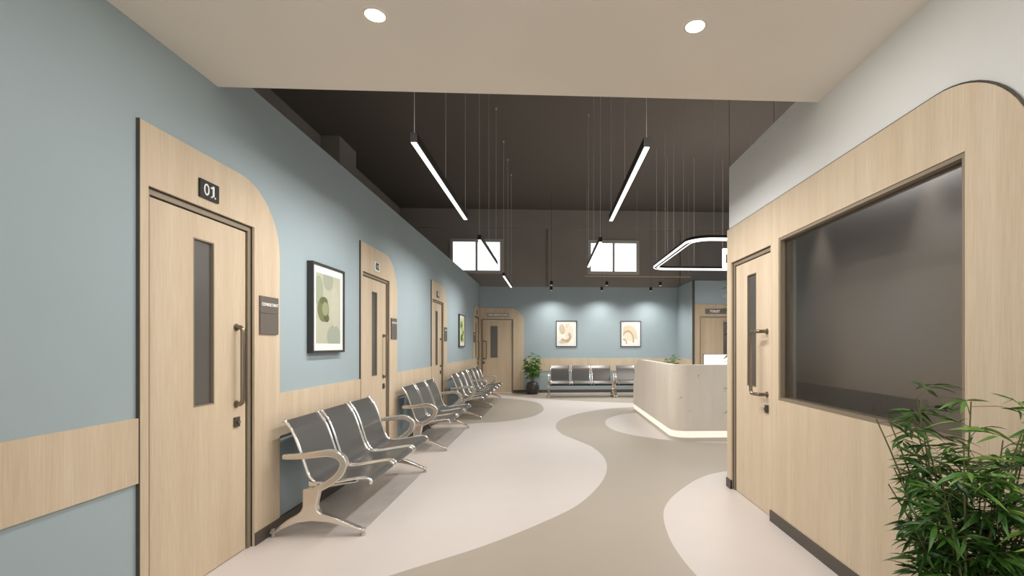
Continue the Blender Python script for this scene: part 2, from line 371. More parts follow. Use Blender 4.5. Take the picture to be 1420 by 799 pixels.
# ------------------------------------------------------------------ doors
dn = [0]
def door(plane, face, a, b, dh, inner, slit, handle, style='project', room=None, slit_z=(1.0, 1.97), leafmat=None):
    """face = coordinate of the panel face, inner = direction into the wall (+1/-1), a..b = opening along the wall"""
    dn[0] += 1
    root = bpy.data.objects.new('door_%d' % dn[0], None); C.objects.link(root); root['kind'] = 'structure'
    loc = (face, a, 0) if plane == 'x' else (a, face, 0)
    root.location = loc
    i = inner
    def mp(u, v, t):      # u along wall from a, v height, t depth into wall
        return (t * i, u, v) if plane == 'x' else (u, t * i, v)
    W = b - a
    def B(u0, u1, v0, v1, t0, t1, bm=None, mi=0): return prism([(u0, v0), (u1, v0), (u1, v1), (u0, v1)], mp, t0, t1, bm, mi)
    fr = bmesh.new()
    fw = .034
    B(0.001, fw, 0, dh - .001, .022, .11, fr); B(W - fw, W - .001, 0, dh - .001, .022, .11, fr); B(fw, W - fw, dh - fw, dh - .001, .022, .11, fr)
    obj('door_frame', fr, M['bronze'], root)
    fr = bmesh.new()
    B(fw + .001, fw + .006, 0.01, dh - fw, .034, .05, fr); B(W - fw - .006, W - fw - .001, 0.01, dh - fw, .034, .05, fr); B(fw + .006, W - fw - .006, dh - fw - .006, dh - fw - .001, .034, .05, fr)
    B(0.0, .004, 0, dh - .0, .016, .0215, fr); B(W - .004, W, 0, dh, .016, .0215, fr); B(.004, W - .004, dh - .005, dh, .016, .0215, fr)
    obj('shadow_line', fr, M['black'], root)  # black strips put in as the shadow lines around frame and leaf
    # leaf with a slit opening
    l0, l1 = fw + .008, W - fw - .008; s0, s1 = slit; z0, z1 = slit_z; lt = dh - fw - .008
    bm = bmesh.new()
    for q in ((l0, s0, .006, lt), (s1, l1, .006, lt), (s0, s1, .006, z0), (s0, s1, z1, lt)): B(*q, .034, .078, bm)
    bmesh.ops.remove_doubles(bm, verts=bm.verts[:], dist=1e-5)
    leaf = obj('leaf', bm, leafmat or M['wood'], root)
    bm = bmesh.new()
    e = .008
    for q in ((s0, s0 + e, z0, z1), (s1 - e, s1, z0, z1), (s0 + e, s1 - e, z0, z0 + e), (s0 + e, s1 - e, z1 - e, z1)): B(*q, .033, .056, bm)
    obj('bead', bm, M['bronze'], leaf)
    obj('glass_pane', B(s0 + e, s1 - e, z0 + e, z1 - e, .048, .054), M['slit'], leaf)
    hu, hz0, hz1, off = handle
    if style == 'project':
        P = [(hu, hz0, .034), (hu, hz0, .006), (hu, hz0 + .012, -.006), (hu, hz0 + .03, -.010), (hu, hz1 - .03, -.010), (hu, hz1 - .012, -.006), (hu, hz1, .006), (hu, hz1, .034)]
    else:
        P = [(hu, hz0, .034), (hu, hz0, -.03), (hu + off * .3, hz0, -.045), (hu + off * .85, hz0, -.05), (hu + off, hz0 + .03, -.05), (hu + off, hz1 - .02, -.05), (hu + off * .9, hz1, -.05), (hu + off * .3, hz1, -.045), (hu, hz1, -.03), (hu, hz1, .034)]
    h = obj('handle', tube([mp(*p) for p in P], .0145, 10), M['handle'], leaf, smooth=True)
    bm = bmesh.new()
    for z in (hz0, hz1): tube([mp(hu, z, .034), mp(hu, z, .028)], .024, 14, bm)
    obj('handle_rose', bm, M['handle'], leaf)
    lz = hz0 - .115
    k = obj('lock', B(hu - .026, hu + .026, lz - .032, lz + .032, .022, .034), M['lock'], leaf, bevel=.003)
    obj('lock_button', tube([mp(hu, lz, .022), mp(hu, lz, .010)], .012, 12), M['handle'], leaf)
    return root
for a, b in dspec[:3]:
    door('x', XL, a, b, DH, -1, (.345, .515), (.715, .975, 1.47, 0))
door('x', XL, *dspec[3], DH, -1, (.30, .46), (.66, .975, 1.47, 0))

# ------------------------------------------------------------------ back wall
BBF = YB + PT
backdoor = (-1.955, -1.052)
bm = bmesh.new()
box(LB - .12, backdoor[0], BBF, BBF + .15, 0, 3.02, bm); box(backdoor[0], backdoor[1], BBF, BBF + .15, 2.1, 3.02, bm); box(backdoor[1], 3.685, BBF, BBF + .15, 0, 3.02, bm)
struct('wall_back', bm, M['blue'])
trim(prism(arch(-1.985, -.755, 2.41, .42, backdoor[0], backdoor[1], 2.10), YW, BBF, YB))
trim(box(-.753, 3.668, YB + .001, BBF, .62, .98), M['wood'])
struct('baseboard_back', box(-1.05, 3.668, YB - .008, YB + .013, 0, .085), M['baseboard'])
door('y', YB, *backdoor, 2.10, 1, (.255, .46), (.07, .975, 1.47, .085), 'offset', slit_z=(1.0, 1.905))
# upper dark wall with two windows
W1 = (-2.80, -1.37, 3.42, 4.34); W2 = (1.11, 2.53, 3.42, 4.34)
bm = bmesh.new(); yb0, yb1 = BBF, BBF + .25; z0 = 3.02; XL0, XL1 = XHL, XHR
box(XL0, W1[0], yb0, yb1, z0, ZC, bm); box(W1[1], W2[0], yb0, yb1, z0, ZC, bm); box(W2[1], XL1, yb0, yb1, z0, ZC, bm)
for q in (W1, W2): box(q[0], q[1], yb0, yb1, z0, q[2], bm); box(q[0], q[1], yb0, yb1, q[3], ZC, bm)
box(XL0, LB - .12, yb0, yb1, 0, z0, bm)
struct('wall_back_upper', bm, M['dark'])
bm = box(XHL, XHR, YB - .07, BBF - .001, 4.67, ZC - .001); box(-.07, .40, YB - .07, BBF - .001, 3.03, 4.67, bm); box(3.75, 4.2, YB - .07, BBF - .001, 3.03, 4.67, bm)
struct('trim_beam', bm, M['dark'])
for n, q in ((1, W1), (2, W2)):
    root = bpy.data.objects.new('window_%d' % n, None); C.objects.link(root); root['kind'] = 'structure'; root.location = (q[0], BBF, q[2])
    W = q[1] - q[0]; Hh = q[3] - q[2]; t = .055
    bm = bmesh.new()
    for a in ((-.03, t, -.03, Hh + .03), (W - t, W + .03, -.03, Hh + .03), (t, W - t, -.03, t), (t, W - t, Hh - t, Hh + .03)): box(a[0], a[1], -.03, -.001, a[2], a[3], bm)
    obj('window_frame', bm, M['win'] if 'win' in M else M.setdefault('win', base_mat('grey aluminium window frame', lin(190, 187, 182), .5, .2)), root)
    obj('mullion', box(W / 2 - .028, W / 2 + .028, -.03, .03, t, Hh - t), M['win'], root)
    for a, b in ((t, W / 2 - .029), (W / 2 + .029, W - t)):
        obj('pane', box(a, b, .0, .006, t, Hh - t), M['clear'], root)
# side return and reception wall
struct('wall_return', box(3.67, 3.715, 12.2, BBF, 0, 3.02), M['blue'])
RD = (3.845, 4.72)
bm = bmesh.new(); box(3.7155, RD[0], 12.2, 12.35, 0, 3.02, bm); box(RD[0], RD[1], 12.2, 12.35, 2.1, 3.02, bm); box(RD[1], XHR, 12.2, 12.35, 0, 3.02, bm)
struct('wall_reception', bm, M['blue'])
trim(box(3.655, 3.714, 12.17, 12.199, 0, 3.03), M['edge'])
bm = bmesh.new(); box(3.7155, RD[0], 12.185, 12.199, 0, 2.41, bm); box(RD[0], RD[1], 12.185, 12.199, 2.1, 2.41, bm); box(RD[1], 5.2, 12.185, 12.199, 0, 2.41, bm)
trim(bm, M['wood_dark'])
door('y', 12.185, *RD, 2.10, 1, (.63, .74), (.80, .975, 1.47, -.085), 'offset', leafmat=M['wood_dark'])
struct('trim_band', box(3.655, 3.669, 12.2, YB - .001, .62, .98), M['wood'])
struct('wall_hall_right', box(XHR, XHR + .15, 2.9, BBF, 0, ZC), M['dark'])
struct('wall_right_blue', box(XHR - .1, XHR - .001, 4.7, 12.19, 0, 3.02), M['blue'])

# ------------------------------------------------------------------ right partition
WY0, WY1, WZ0, WZ1 = 1.887, 3.497, .945, 2.152
RDa, RDb = 3.625, 4.437
yend = 4.523
struct('wall_right', wall_segments([(WY0, WY1, WZ0, WZ1), (RDa, RDb, 0, 2.13)], RB, RB + .12, YF, yend, TOPP), M['white_wall'])
# wood face panel with door notch; window hole cut as separate boxes joined into one mesh
bm = bmesh.new(); y0 = 1.595; R = .45
arc = [(y0 + R - R * math.cos(PI / 2 * k / 16), ZP - R + R * math.sin(PI / 2 * k / 16)) for k in range(17)]
prism([(y0, 0)] + arc + [(WY0, arc[-1][1] * 0 + ZP - R + math.sqrt(R * R - (y0 + R - WY0) ** 2)), (WY0, 0)] if False else [(y0, 0)] + [p for p in arc if p[0] < WY0 - .004] + [(WY0, ZP - R + math.sqrt(R * R - (y0 + R - WY0) ** 2)), (WY0, 0)], XW, RB, XR, bm)
prism([(WY0, WZ1), (WY0, ZP - R + math.sqrt(R * R - (y0 + R - WY0) ** 2))] + [p for p in arc if p[0] > WY0 + .004] + [(WY1, ZP), (WY1, WZ1)], XW, RB, XR, bm)
box(XR, RB, WY0, WY1, 0, WZ0, bm)
box(XR, RB, WY1, 3.600, 0, ZP, bm)
trim(bm, M['wood'])
bm = bmesh.new(); box(XR, RB, 3.6025, RDa, 0, ZP, bm); box(XR, RB, RDa, RDb, 2.13, ZP, bm); box(XR, RB, RDb, yend, 0, ZP, bm)
trim(bm, M['wood'])
trim(box(XR, RB + .12, yend + .0005, yend + .014, 0, ZP), M['wood'])
pts = [(y0, 0)] + arc + [(yend + .0, ZP)]
trim(tube([(XR + .007, a - .004 if i < 17 else a, b + .004) for i, (a, b) in enumerate(arc + [(yend, ZP)])], .004, 6), M['edge'])
bm = box(XR - .008, XR + .012, y0, RDa, 0, .085); box(XR - .008, XR + .012, RDb, yend + .02, 0, .085, bm)
baseboard('right', bm)
door('x', XR, RDa, RDb, 2.13, 1, (.335, .52), (.13, .96, 1.465, .12), 'offset')
# big interior window
root = bpy.data.objects.new('window_3', None); C.objects.link(root); root['kind'] = 'structure'; root.location = (XR, WY0, WZ0)
W = WY1 - WY0; Hh = WZ1 - WZ0; t = .02
bm = bmesh.new()
for a in ((.001, t, .001, Hh - .001), (W - t, W - .001, .001, Hh - .001), (t, W - t, .001, t), (t, W - t, Hh - t, Hh - .001)): box(.005, .10, a[0], a[1], a[2], a[3], bm)
obj('window_frame', bm, M['bronze'], root)
obj('pane', box(.040, .046, t, W - t, t, Hh - t), M['smoked'], root)
# room behind the glass
struct('wall_inner', box(2.14, 2.24, .4, 4.4, 0, 2.6), M['room_wall'])
struct('wall_inner_near', box(RB + .121, 2.139, .4, .5, 0, 2.6), M['room_wall'])
struct('wall_inner_far', box(RB + .121, 2.24, 4.401, 4.5, 0, 2.6), M['room_wall'])
struct('ceiling_inner', box(RB + .121, 2.24, .4, 4.5, 2.601, 2.66), M['room_wall'])

# ------------------------------------------------------------------ ceilings
struct('ceiling', box(LB - .12, XR + .135, YF, 3.0, 2.916, 3.04), M['soffit'])
struct('wall_fascia', box(XHL, XHR, 2.86, 2.999, 3.09, ZC), M['dark'])
struct('ceiling_hall', box(XHL - .15, XHR + .15, 2.86, YB + .3, ZC, ZC + .15), M['dark_ceiling'])

# ------------------------------------------------------------------ wall signs
def ribbon_closed(cx, cy, rx, ry, w, n=24):
    # an open-seam ring outline (figure 0)
    o = [(cx + (rx + w / 2) * math.sin(2 * PI * k / n), cy + (ry + w / 2) * math.cos(2 * PI * k / n)) for k in range(n + 1)]
    i = [(cx + (rx - w / 2) * math.sin(2 * PI * k / n), cy + (ry - w / 2) * math.cos(2 * PI * k / n)) for k in range(n + 1)]
    o[-1] = (o[-1][0] - .0002, o[-1][1]); i[-1] = (i[-1][0] - .0002, i[-1][1])
    return o + i[::-1]
def number_sign(y, s, dark, label):
    t = thing('door_number_sign', label, 'sign', (XL, y, 2.252))
    obj('plate', box(0.0005, .012, -.077, .077, -.052, .052), M['black'] if dark else M['white'], t, bevel=.001)
    if s == '01':
        bm = prism(ribbon_closed(-.028, 0, .017, .029, .009), XW, .012, .014)
        for q in ((.020, .034, -.036, .034), (.006, .020, .016, .026), (.008, .046, -.036, -.027)): prism([(q[0], q[2]), (q[1], q[2]), (q[1], q[3]), (q[0], q[3])], XW, .012, .014, bm)
        obj('lettering', bm, M['lettering'], t)
    else: text('lettering', s, .105, M['lettering'] if dark else M['lettering_dark'], t, (.013, 0, 0), FACE_RIGHT, .004)
number_sign(2.893, '01', True, 'black plate with white number 01 above the nearest door')
number_sign(5.60, '02', False, 'white plate with dark number 02 above the second door on the left')
number_sign(8.60, '03', True, 'small black plate with number 03 above the third door on the left')
number_sign(13.18, '04', True, 'tiny number plate above the left wall door in the far corner')
def room_sign(y, label):
    t = thing('room_sign', label, 'sign', (XL, y, 1.56))
    obj('name_panel', box(.0005, .012, -.108, .108, .018, .135), M['sign_grey'], t, bevel=.001)
    obj('info_panel', box(.0005, .012, -.108, .108, -.128, .016), M['sign_grey'], t, bevel=.001)
    text('lettering', 'CONSULTANT', .030, M['lettering'], t, (.013, 0, .078), FACE_RIGHT, .0006, .98)
room_sign(3.49, 'dark grey two-part name plate beside the nearest door, reading CONSULTANT')
room_sign(6.20, 'dark grey name plate beside the second door on the left')
room_sign(9.22, 'dark grey name plate beside the third door on the left')
room_sign(12.665, 'small grey name plate before the corner door of the left wall')
t = thing('door_sign', 'pale lettered sign bar above the door in the far left corner', 'sign', (-1.49, YB, 2.215))
obj('plate', box(-.31, .31, -.014, -.0005, -.055, .055), M['sign_light'], t, bevel=.001)
text('lettering', 'USER SAMPLE ROOM', .062, M['lettering'], t, (0, -.0155, 0), FACE_CAM, .002, .95)
t = thing('door_sign', 'grey sign bar above the door behind the reception desk', 'sign', (4.27, 12.185, 2.235))
obj('plate', box(-.28, .28, -.014, -.0005, -.07, .06), M['sign_grey'], t, bevel=.001)
text('lettering', 'TOILET', .085, M['lettering'], t, (-.03, -.0155, -.005), FACE_CAM, .003, .95)

# ------------------------------------------------------------------ pictures
def picture(label, loc, plane, w, h, shapes, bgc, d=.028, cat='picture'):
    t = thing('framed_picture', label, cat, loc, 0, None)
    def mp(u, v, q): return (q, u, v) if plane == 'x' else (u, -q, v)
    def B(u0, u1, v0, v1, a, b, bm=None, mi=0): return prism([(u0, v0), (u1, v0), (u1, v1), (u0, v1)], mp, a, b, bm, mi)
    e = .02; hw, hh = w / 2, h / 2
    bm = bmesh.new()
    for q in ((-hw, -hw + e, -hh, hh), (hw - e, hw, -hh, hh), (-hw + e, hw - e, -hh, -hh + e), (-hw + e, hw - e, hh - e, hh)): B(*q, .0005, d, bm)
    obj('frame', bm, M['black_frame'], t)
    obj('mat_board', B(-hw + e, hw - e, -hh + e, hh - e, .001, d - .012), M['white'], t)
    k = .055 if w > .5 else .05
    a, b2 = hw - e - k, hh - e - k * 1.1
    mats = [base_mat('print ground', bgc, .7)]; bm = bmesh.new(); q0 = d - .0115
    B(-a, a, -b2, b2, q0, q0 + .0004, bm, 0)
    for i, (col, pts) in enumerate(shapes):
        mats.append(base_mat('print tone', col, .7))
        pp = [(max(-1, min(1, x)) * a, max(-1, min(1, y)) * b2) for x, y in pts]
        out = []
        for p in pp:
            if not out or (abs(p[0] - out[-1][0]) + abs(p[1] - out[-1][1])) > 1e-5: out.append(p)
        if len(out) > 2 and (abs(out[0][0] - out[-1][0]) + abs(out[0][1] - out[-1][1])) < 1e-5: out.pop()
        z = q0 + .0006 + i * .00025
        f = bm.faces.new([bm.verts.new(mp(u, v, z)) for u, v in out]); f.material_index = i + 1
    obj('print', bm, mats, t)
    return t
def ell(cx, cy, rx, ry, n=28, rot=0): return [(cx + rx * math.cos(2 * PI * k / n) * math.cos(rot) - ry * math.sin(2 * PI * k / n) * math.sin(rot), cy + rx * math.cos(2 * PI * k / n) * math.sin(rot) + ry * math.sin(2 * PI * k / n) * math.cos(rot)) for k in range(n)]
def swoosh(P, wd, n=5):
    c = crom(P, n); L = []; R_ = []
    for i, p in enumerate(c):
        a = c[max(0, i - 1)]; b = c[min(len(c) - 1, i + 1)]; dx, dy = b[0] - a[0], b[1] - a[1]; l = math.hypot(dx, dy) or 1
        ww = wd * math.sin(PI * (i + .6) / (len(c) + .2))
        L.append((p[0] - dy / l * ww, p[1] + dx / l * ww)); R_.append((p[0] + dy / l * ww, p[1] - dx / l * ww))
    return L + R_[::-1]
picture('large framed print of sage green round shapes beside the nearest door', (LB, 4.365, 1.672), 'x', .615, .765, [
    (lin(160, 164, 148), ell(-.05, .85, .42, .3)), (lin(158, 164, 142), ell(-.8, .5, .35, .42)), (lin(158, 166, 150), ell(.45, -.8, .6, .35)),
    (lin(190, 190, 170), ell(.5, .1, .35, .6)), (lin(118, 122, 86), ell(-.45, -.02, .45, .36)), (lin(98, 104, 70), ell(-.4, .22, .3, .12)), (lin(92, 96, 62), ell(-.2, -.26, .22, .12)), (lin(150, 154, 118), ell(-.3, .0, .25, .2))],
    lin(184, 184, 164), d=.05)
picture('framed print of bright green leaves between the third door and the far corner', (LB, 10.9, 1.68), 'x', .66, .72, [
    (lin(150, 180, 90), ell(-.3, .45, .6, .35)), (lin(70, 110, 40), ell(-.3, .4, .3, .15)), (lin(196, 206, 130), ell(.2, .0, .6, .3)), (lin(90, 130, 50), ell(.5, -.2, .35, .2, rot=.6)),
    (lin(84, 110, 44), ell(-.2, -.55, .4, .3)), (lin(60, 84, 34), ell(-.4, -.65, .22, .2)), (lin(170, 190, 100), ell(.4, -.7, .4, .2))], lin(226, 232, 190), d=.035)
def ringp(cx, cy, r0x, r0y, r1x, r1y, a0, a1, n=20):
    A = [(cx + r1x * math.cos(a0 + (a1 - a0) * k / n), cy + r1y * math.sin(a0 + (a1 - a0) * k / n)) for k in range(n + 1)]
    B = [(cx + r0x * math.cos(a0 + (a1 - a0) * k / n), cy + r0y * math.sin(a0 + (a1 - a0) * k / n)) for k in range(n + 1)]
    return A + B[::-1]
picture('framed beige print of layered leaf curves, left of the two on the back wall', (.463, BBF, 1.684), 'y', .60, .745, [
    (lin(238, 228, 212), ell(.35, .1, .55, .75)), (lin(214, 196, 172), ell(-.55, .45, .38, .52, rot=.25)), (lin(228, 212, 190), ringp(.25, .75, .12, .12, .38, .3, PI * .3, PI * 1.3)),
    (lin(208, 186, 156), ringp(-.1, -.3, .42, .26, .72, .62, -PI * .85, PI * .28)), (lin(192, 166, 134), ringp(-.1, -.28, .5, .36, .62, .5, -PI * .7, PI * .1)), (lin(222, 204, 180), ell(-.5, -.82, .45, .14))], lin(248, 243, 232), d=.025)
picture('framed beige print of concentric arches, right of the two on the back wall', (2.315, BBF, 1.684), 'y', .59, .745, [
    (lin(236, 226, 208), ell(-.1, .1, .95, .8)), (lin(228, 212, 188), ringp(-.4, -.5, .9, .9, 1.3, 1.3, .0, PI * .8)), (lin(200, 176, 142), ringp(-.4, -.6, .65, .75, .85, .98, -.3, PI * .9)),
    (lin(206, 184, 152), ringp(-.9, -.95, .25, .3, .42, .5, -.2, PI * .6))], lin(250, 246, 236), d=.025)

# ------------------------------------------------------------------ beam benches
prof = crom([(.085, .805), (.096, .806), (.118, .775), (.154, .716), (.195, .611), (.236, .485), (.264, .408), (.303, .365), (.366, .352), (.461, .362), (.557, .378), (.64, .389), (.682, .385), (.702, .362), (.700, .35)], 4)
def shell_mesh(w):
    bm = bmesh.new(); uvl = bm.loops.layers.uv.new('uv'); rows = []; s = 0; cum = []
    for i, p in enumerate(prof):
        if i: s += math.hypot(p[0] - prof[i - 1][0], p[1] - prof[i - 1][1])
        cum.append(s); rows.append([bm.verts.new((p[0], y, p[1])) for y in (0, w)])
    for i in range(len(prof) - 1):
        f = bm.faces.new((rows[i][0], rows[i][1], rows[i + 1][1], rows[i + 1][0]))
        for l, (u, v) in zip(f.loops, ((0, cum[i]), (w, cum[i]), (w, cum[i + 1]), (0, cum[i + 1]))): l[uvl].uv = (u, v)
    r = bmesh.ops.extrude_face_region(bm, geom=bm.faces[:])
    bmesh.ops.translate(bm, verts=[v for v in r['geom'] if isinstance(v, bmesh.types.BMVert)], vec=(.003, 0, .004))
    return bm
def ribbon(path, wd):
    L = []; R_ = []
    for i, p in enumerate(path):
        a = path[max(0, i - 1)]; b = path[min(len(path) - 1, i + 1)]; dx, dy = b[0] - a[0], b[1] - a[1]; l = math.hypot(dx, dy)
        q = wd[i] if isinstance(wd, list) else wd
        L.append((p[0] - dy / l * q, p[1] + dx / l * q)); R_.append((p[0] + dy / l * q, p[1] - dx / l * q))
    return L + R_[::-1]
def lathe_ball(pts, r, bm):
    for p in (pts[0], pts[-1]):
        bmesh.ops.create_icosphere(bm, subdivisions=1, radius=r, matrix=Matrix.Translation(p))
    return bm
def make_bench(label, loc, rz, group):
    t = thing('beam_bench', label, 'bench', loc, rz, group)
    pitch = .555; SW = .478
    LX = lambda a, b, q: (a, q, b)
    for k in range(3):
        y0 = .02 + k * pitch + (pitch - SW) / 2
        s = obj('seat_shell', shell_mesh(SW), M['perf'], t, smooth=True); s.location = (0, y0, 0)
        for yy in (-.006, SW + .006):
            pts = [(p[0] + .002, yy, p[1] + .006) for p in prof[::1]]
            rs = [.0105] * len(pts)
            fr = obj('side_rail', lathe_ball(pts, .0135, tube(pts, rs, 8)), M['chrome'], s, smooth=True)
    # beam under the seats
    obj('beam', box(.285, .345, .0, 1.70, .285, .335), M['beam'], t, bevel=.004)
    for k in range(4):
        y = (.02 + k * pitch) if 0 < k < 3 else (.06 if k == 0 else 1.64)
        obj('bracket', prism([(.27, .336), (.42, .336), (.60, .365), (.60, .372), (.34, .347), (.27, .38)], LX, y - .02, y + .02), M['chrome'], t)
    out = [(.028, .05), (.06, .052), (.147, .122), (.215, .160), (.243, .185), (.256, .215), (.258, .338), (.375, .342), (.352, .215), (.36, .187), (.385, .165), (.489, .128), (.66, .052), (.682, .046), (.682, .03), (.66, .028), (.53, .078), (.42, .104), (.32, .112), (.22, .102), (.12, .062), (.06, .03), (.03, .028)]
    armp = crom([(.115, .566), (.18, .566), (.256, .570), (.34, .580), (.42, .588), (.48, .578), (.525, .545), (.535, .50), (.508, .44), (.452, .39), (.39, .352), (.34, .328)], 4)
    n = len(armp); wd = [.017 + .006 * math.sin(PI * i / n) + .006 * i / n for i in range(n)]
    for y in (0.0, 1.70):
        lg = obj('leg', prism(out, LX, y - .026, y + .026), M['cast'], t, bevel=.008)
        for d in (.045, .665):
            ft = obj('glide', lathe([(0, 0), (.020, 0), (.021, .006), (.014, .012), (.013, .055), (0, .058)], 12, d, y), M['rubber'], lg, smooth=True)
        ar = obj('armrest', prism(ribbon(armp, wd), LX, y - .024, y + .024), M['cast'], t, bevel=.008)
    return t
def copy_tree(o, parent=None):
    c = o.copy(); C.objects.link(c); c.parent = parent
    for ch in list(o.children): copy_tree(ch, c)
    return c
GL = 'three-seat steel benches along the left wall'; GB = 'three-seat steel benches against the back wall'
b0 = make_bench('grey perforated steel three-seat bench with chrome rails, nearest, beside door 01', (-2.0, 3.49, 0), 0, GL)
for (x, y, rz, lab, g) in ((-2.0, 6.22, 0, 'grey steel three-seat bench between the second and third doors on the left', GL),
                    (-1.93, 8.86, 0, 'first bench of the far linked pair, past the third door on the left', GL),
                    (-1.93, 10.62, 0, 'last steel bench on the left, nearest the far corner door', GL),
                    (-.04, 13.02, -PI / 2, 'steel bench against the back wall under the left picture', GB),
                    (1.72, 13.02, -PI / 2, 'steel bench against the back wall, partly hidden behind the reception desk', GB)):
    c = copy_tree(b0); c.location = (x, y, 0); c.rotation_euler = (0, 0, rz); c['label'] = lab; c['group'] = g

# ------------------------------------------------------------------ reception desk
def desk_path(x0, y0, y1, r, xe, n=10):
    """plan line: from the far end along x=x0 towards the camera, round corner, then along y=y0 to x=xe"""
    P = [(x0, y1 - i * (y1 - y0 - r) / 18) for i in range(19)]
    P += [(x0 + r - r * math.cos(PI / 2 * k / n), y0 + r - r * math.sin(PI / 2 * k / n)) for k in range(1, n + 1)]
    P += [(x0 + r + (xe - x0 - r) * k / 6, y0) for k in range(1, 7)]
    return P
def desk_shell(inset, thick, zb, zt, y1=9.86, mi=0):
    A = desk_path(1.72 + inset, 6.66 + inset, y1 - inset, .24, 5.2)
    B = desk_path(1.72 + inset + thick, 6.66 + inset + thick, y1 - inset, .24 - thick if .24 > thick + .02 else .03, 5.2)
    bm = bmesh.new(); rows = []
    for a, b in zip(A, B):
        h = zt(a) if callable(zt) else zt
        rows.append([bm.verts.new((a[0], a[1], zb)), bm.verts.new((a[0], a[1], h)), bm.verts.new((b[0], b[1], h)), bm.verts.new((b[0], b[1], zb))])
    for p, q in zip(rows, rows[1:]):
        for k in range(4): bm.faces.new((p[k], p[(k + 1) % 4], q[(k + 1) % 4], q[k]))
    bm.faces.new(rows[0]); bm.faces.new(rows[-1][::-1])
    return bm
def desk_top(p):
    y = p[1]
    if y < 9.1: return 1.078
    u = min(1, (y - 9.1) / .76)
    return .5 + .578 * max(0, 1 - u ** 2.2) ** (1 / 2.2)
t = thing('reception_desk', 'pale stone reception counter with rounded corner and glowing strip at its foot', 'desk', (1.72, 6.66, 0))
t2 = Matrix.Translation((-1.72, -6.66, 0))
def dobj(name, bm, m, parent=t, **k):
    bmesh.ops.transform(bm, matrix=t2, verts=bm.verts[:]); return obj(name, bm, m, parent, **k)
# extra sampling near the rounded far end
dobj('counter_front', desk_shell(0, .11, .145, desk_top), M['stone'])
dobj('light_strip', desk_shell(.006, .09, .052, .144), M['led_warm'])
dobj('plinth', desk_shell(.006, .09, .0, .051), base_mat('pale grey plinth', lin(205, 196, 182), .4))
bm = box(1.86, 2.45, 7.50, 9.3, .72, .76); box(1.86, 5.1, 6.80, 7.499, .72, .76, bm)
dobj('worktop', bm, M['wood'])
bm = box(4.9, 4.95, 6.85, 7.45, 0, .719); box(1.9, 2.4, 9.2, 9.25, 0, .719, bm)
dobj('side_panel', bm, M['wood'])
t = thing('monitor', 'lit white computer monitor standing behind the reception counter', 'monitor', (2.64, 7.40, .76))
obj('foot', box(-.11, .11, -.02, .12, .0005, .014), M['white'], t, bevel=.004)
obj('neck', box(-.02, .02, .06, .085, .014, .32), M['white'], t)
obj('housing', box(-.235, .235, .03, .058, .17, .455), M['black'], t, bevel=.004)
obj('screen', box(-.228, .228, .0275, .0299, .178, .448), M['screen'], t)
bm = bmesh.new()
for k, (a, b) in enumerate(((-.17, -.1), (-.05, -.01), (.03, .2), (-.05, .2), (-.17, -.06))): box(a, b, .0268, .0274, .40 - k * .035, .408 - k * .035, bm)
obj('screen_lines', bm, M['sign_light'], t)

# ------------------------------------------------------------------ suspended lights
def wire_bm(x, y, z0, z1, r=.0016, bm=None): return tube([(x, y, z0), (x, y, z1)], r, 5, bm)
def linear_lamp(x, y0, y1, z, label):
    t = thing('linear_pendant_lamp', label, 'lamp', (x, y0, z), 0, 'black linear pendant lamps')
    L = y1 - y0
    obj('housing', box(-.022, .022, 0, L, .004, .066), M['lamp_body'], t)
    obj('diffuser', box(-.017, .017, .004, L - .004, 0, .0038), M['led'], t)
    for yy in (.02, L / 2, L - .02):
        s = obj('wire', wire_bm(0, yy, .066, ZC - z, .0012 + .00022 * (y0 + yy)), M['wire'], t)
        obj('ceiling_cup', lathe([(0, ZC - z - .03), (.012, ZC - z - .03), (.016, ZC - z - .001), (0, ZC - z - .001)], 10, 0, yy), M['wire'], s)
    for sg in (-1, 1): area('lamp_light', t, (sg * .012, L / 2, -.02), .035, L, LAMP_W / 2, rot=(0, sg * -math.radians(39), 0), spread=math.radians(114))
    return t
for a in ((-.875, 3.12, 5.02, 'linear pendant, first of the left row, hanging nearest'), (-.875, 5.97, 7.84, 'linear pendant, second of the left row, seen against the left window'),
          (-.875, 9.06, 10.86, 'short-looking linear pendant, farthest of the left row'), (.635, 3.12, 5.0, 'linear pendant, first of the right row, hanging nearest'),
          (.635, 6.02, 7.98, 'linear pendant of the right row seen against the right window')):
    linear_lamp(a[0], a[1], a[2], 2.654, a[3])
# ring
t = thing('ring_pendant_lamp', 'large rounded rectangular glowing ring lamp hanging over the reception desk', 'lamp', (2.05, 6.9, 2.9))
def rrect(x0, x1, y0, y1, r, n=8):
    P = []
    for cx, cy, a in ((x1 - r, y1 - r, 0), (x0 + r, y1 - r, PI / 2), (x0 + r, y0 + r, PI), (x1 - r, y0 + r, 1.5 * PI)):
        P += [(cx + r * math.cos(a + PI / 2 * k / n), cy + r * math.sin(a + PI / 2 * k / n)) for k in range(n + 1)]
    return P
def rring(o0, o1, z0, z1):
    A = rrect(o0, 3.2 - o0, o0, 2.85 - o0, .34 - o0); B = rrect(o1, 3.2 - o1, o1, 2.85 - o1, .34 - o1); bm = bmesh.new(); n = len(A)
    V = [[bm.verts.new((p[0], p[1], z)) for p in Q] for Q, z in ((A, z0), (A, z1), (B, z1), (B, z0))]
    for k in range(n):
        k2 = (k + 1) % n
        for q in range(4): bm.faces.new((V[q][k], V[q][k2], V[(q + 1) % 4][k2], V[(q + 1) % 4][k]))
    return bm
obj('housing', rring(.004, .076, .004, .07), M['lamp_body'], t)
obj('outer_diffuser', rring(0, .015, 0, .028), M['led'], t)
obj('inner_diffuser', rring(.065, .080, 0, .028), M['led'], t)
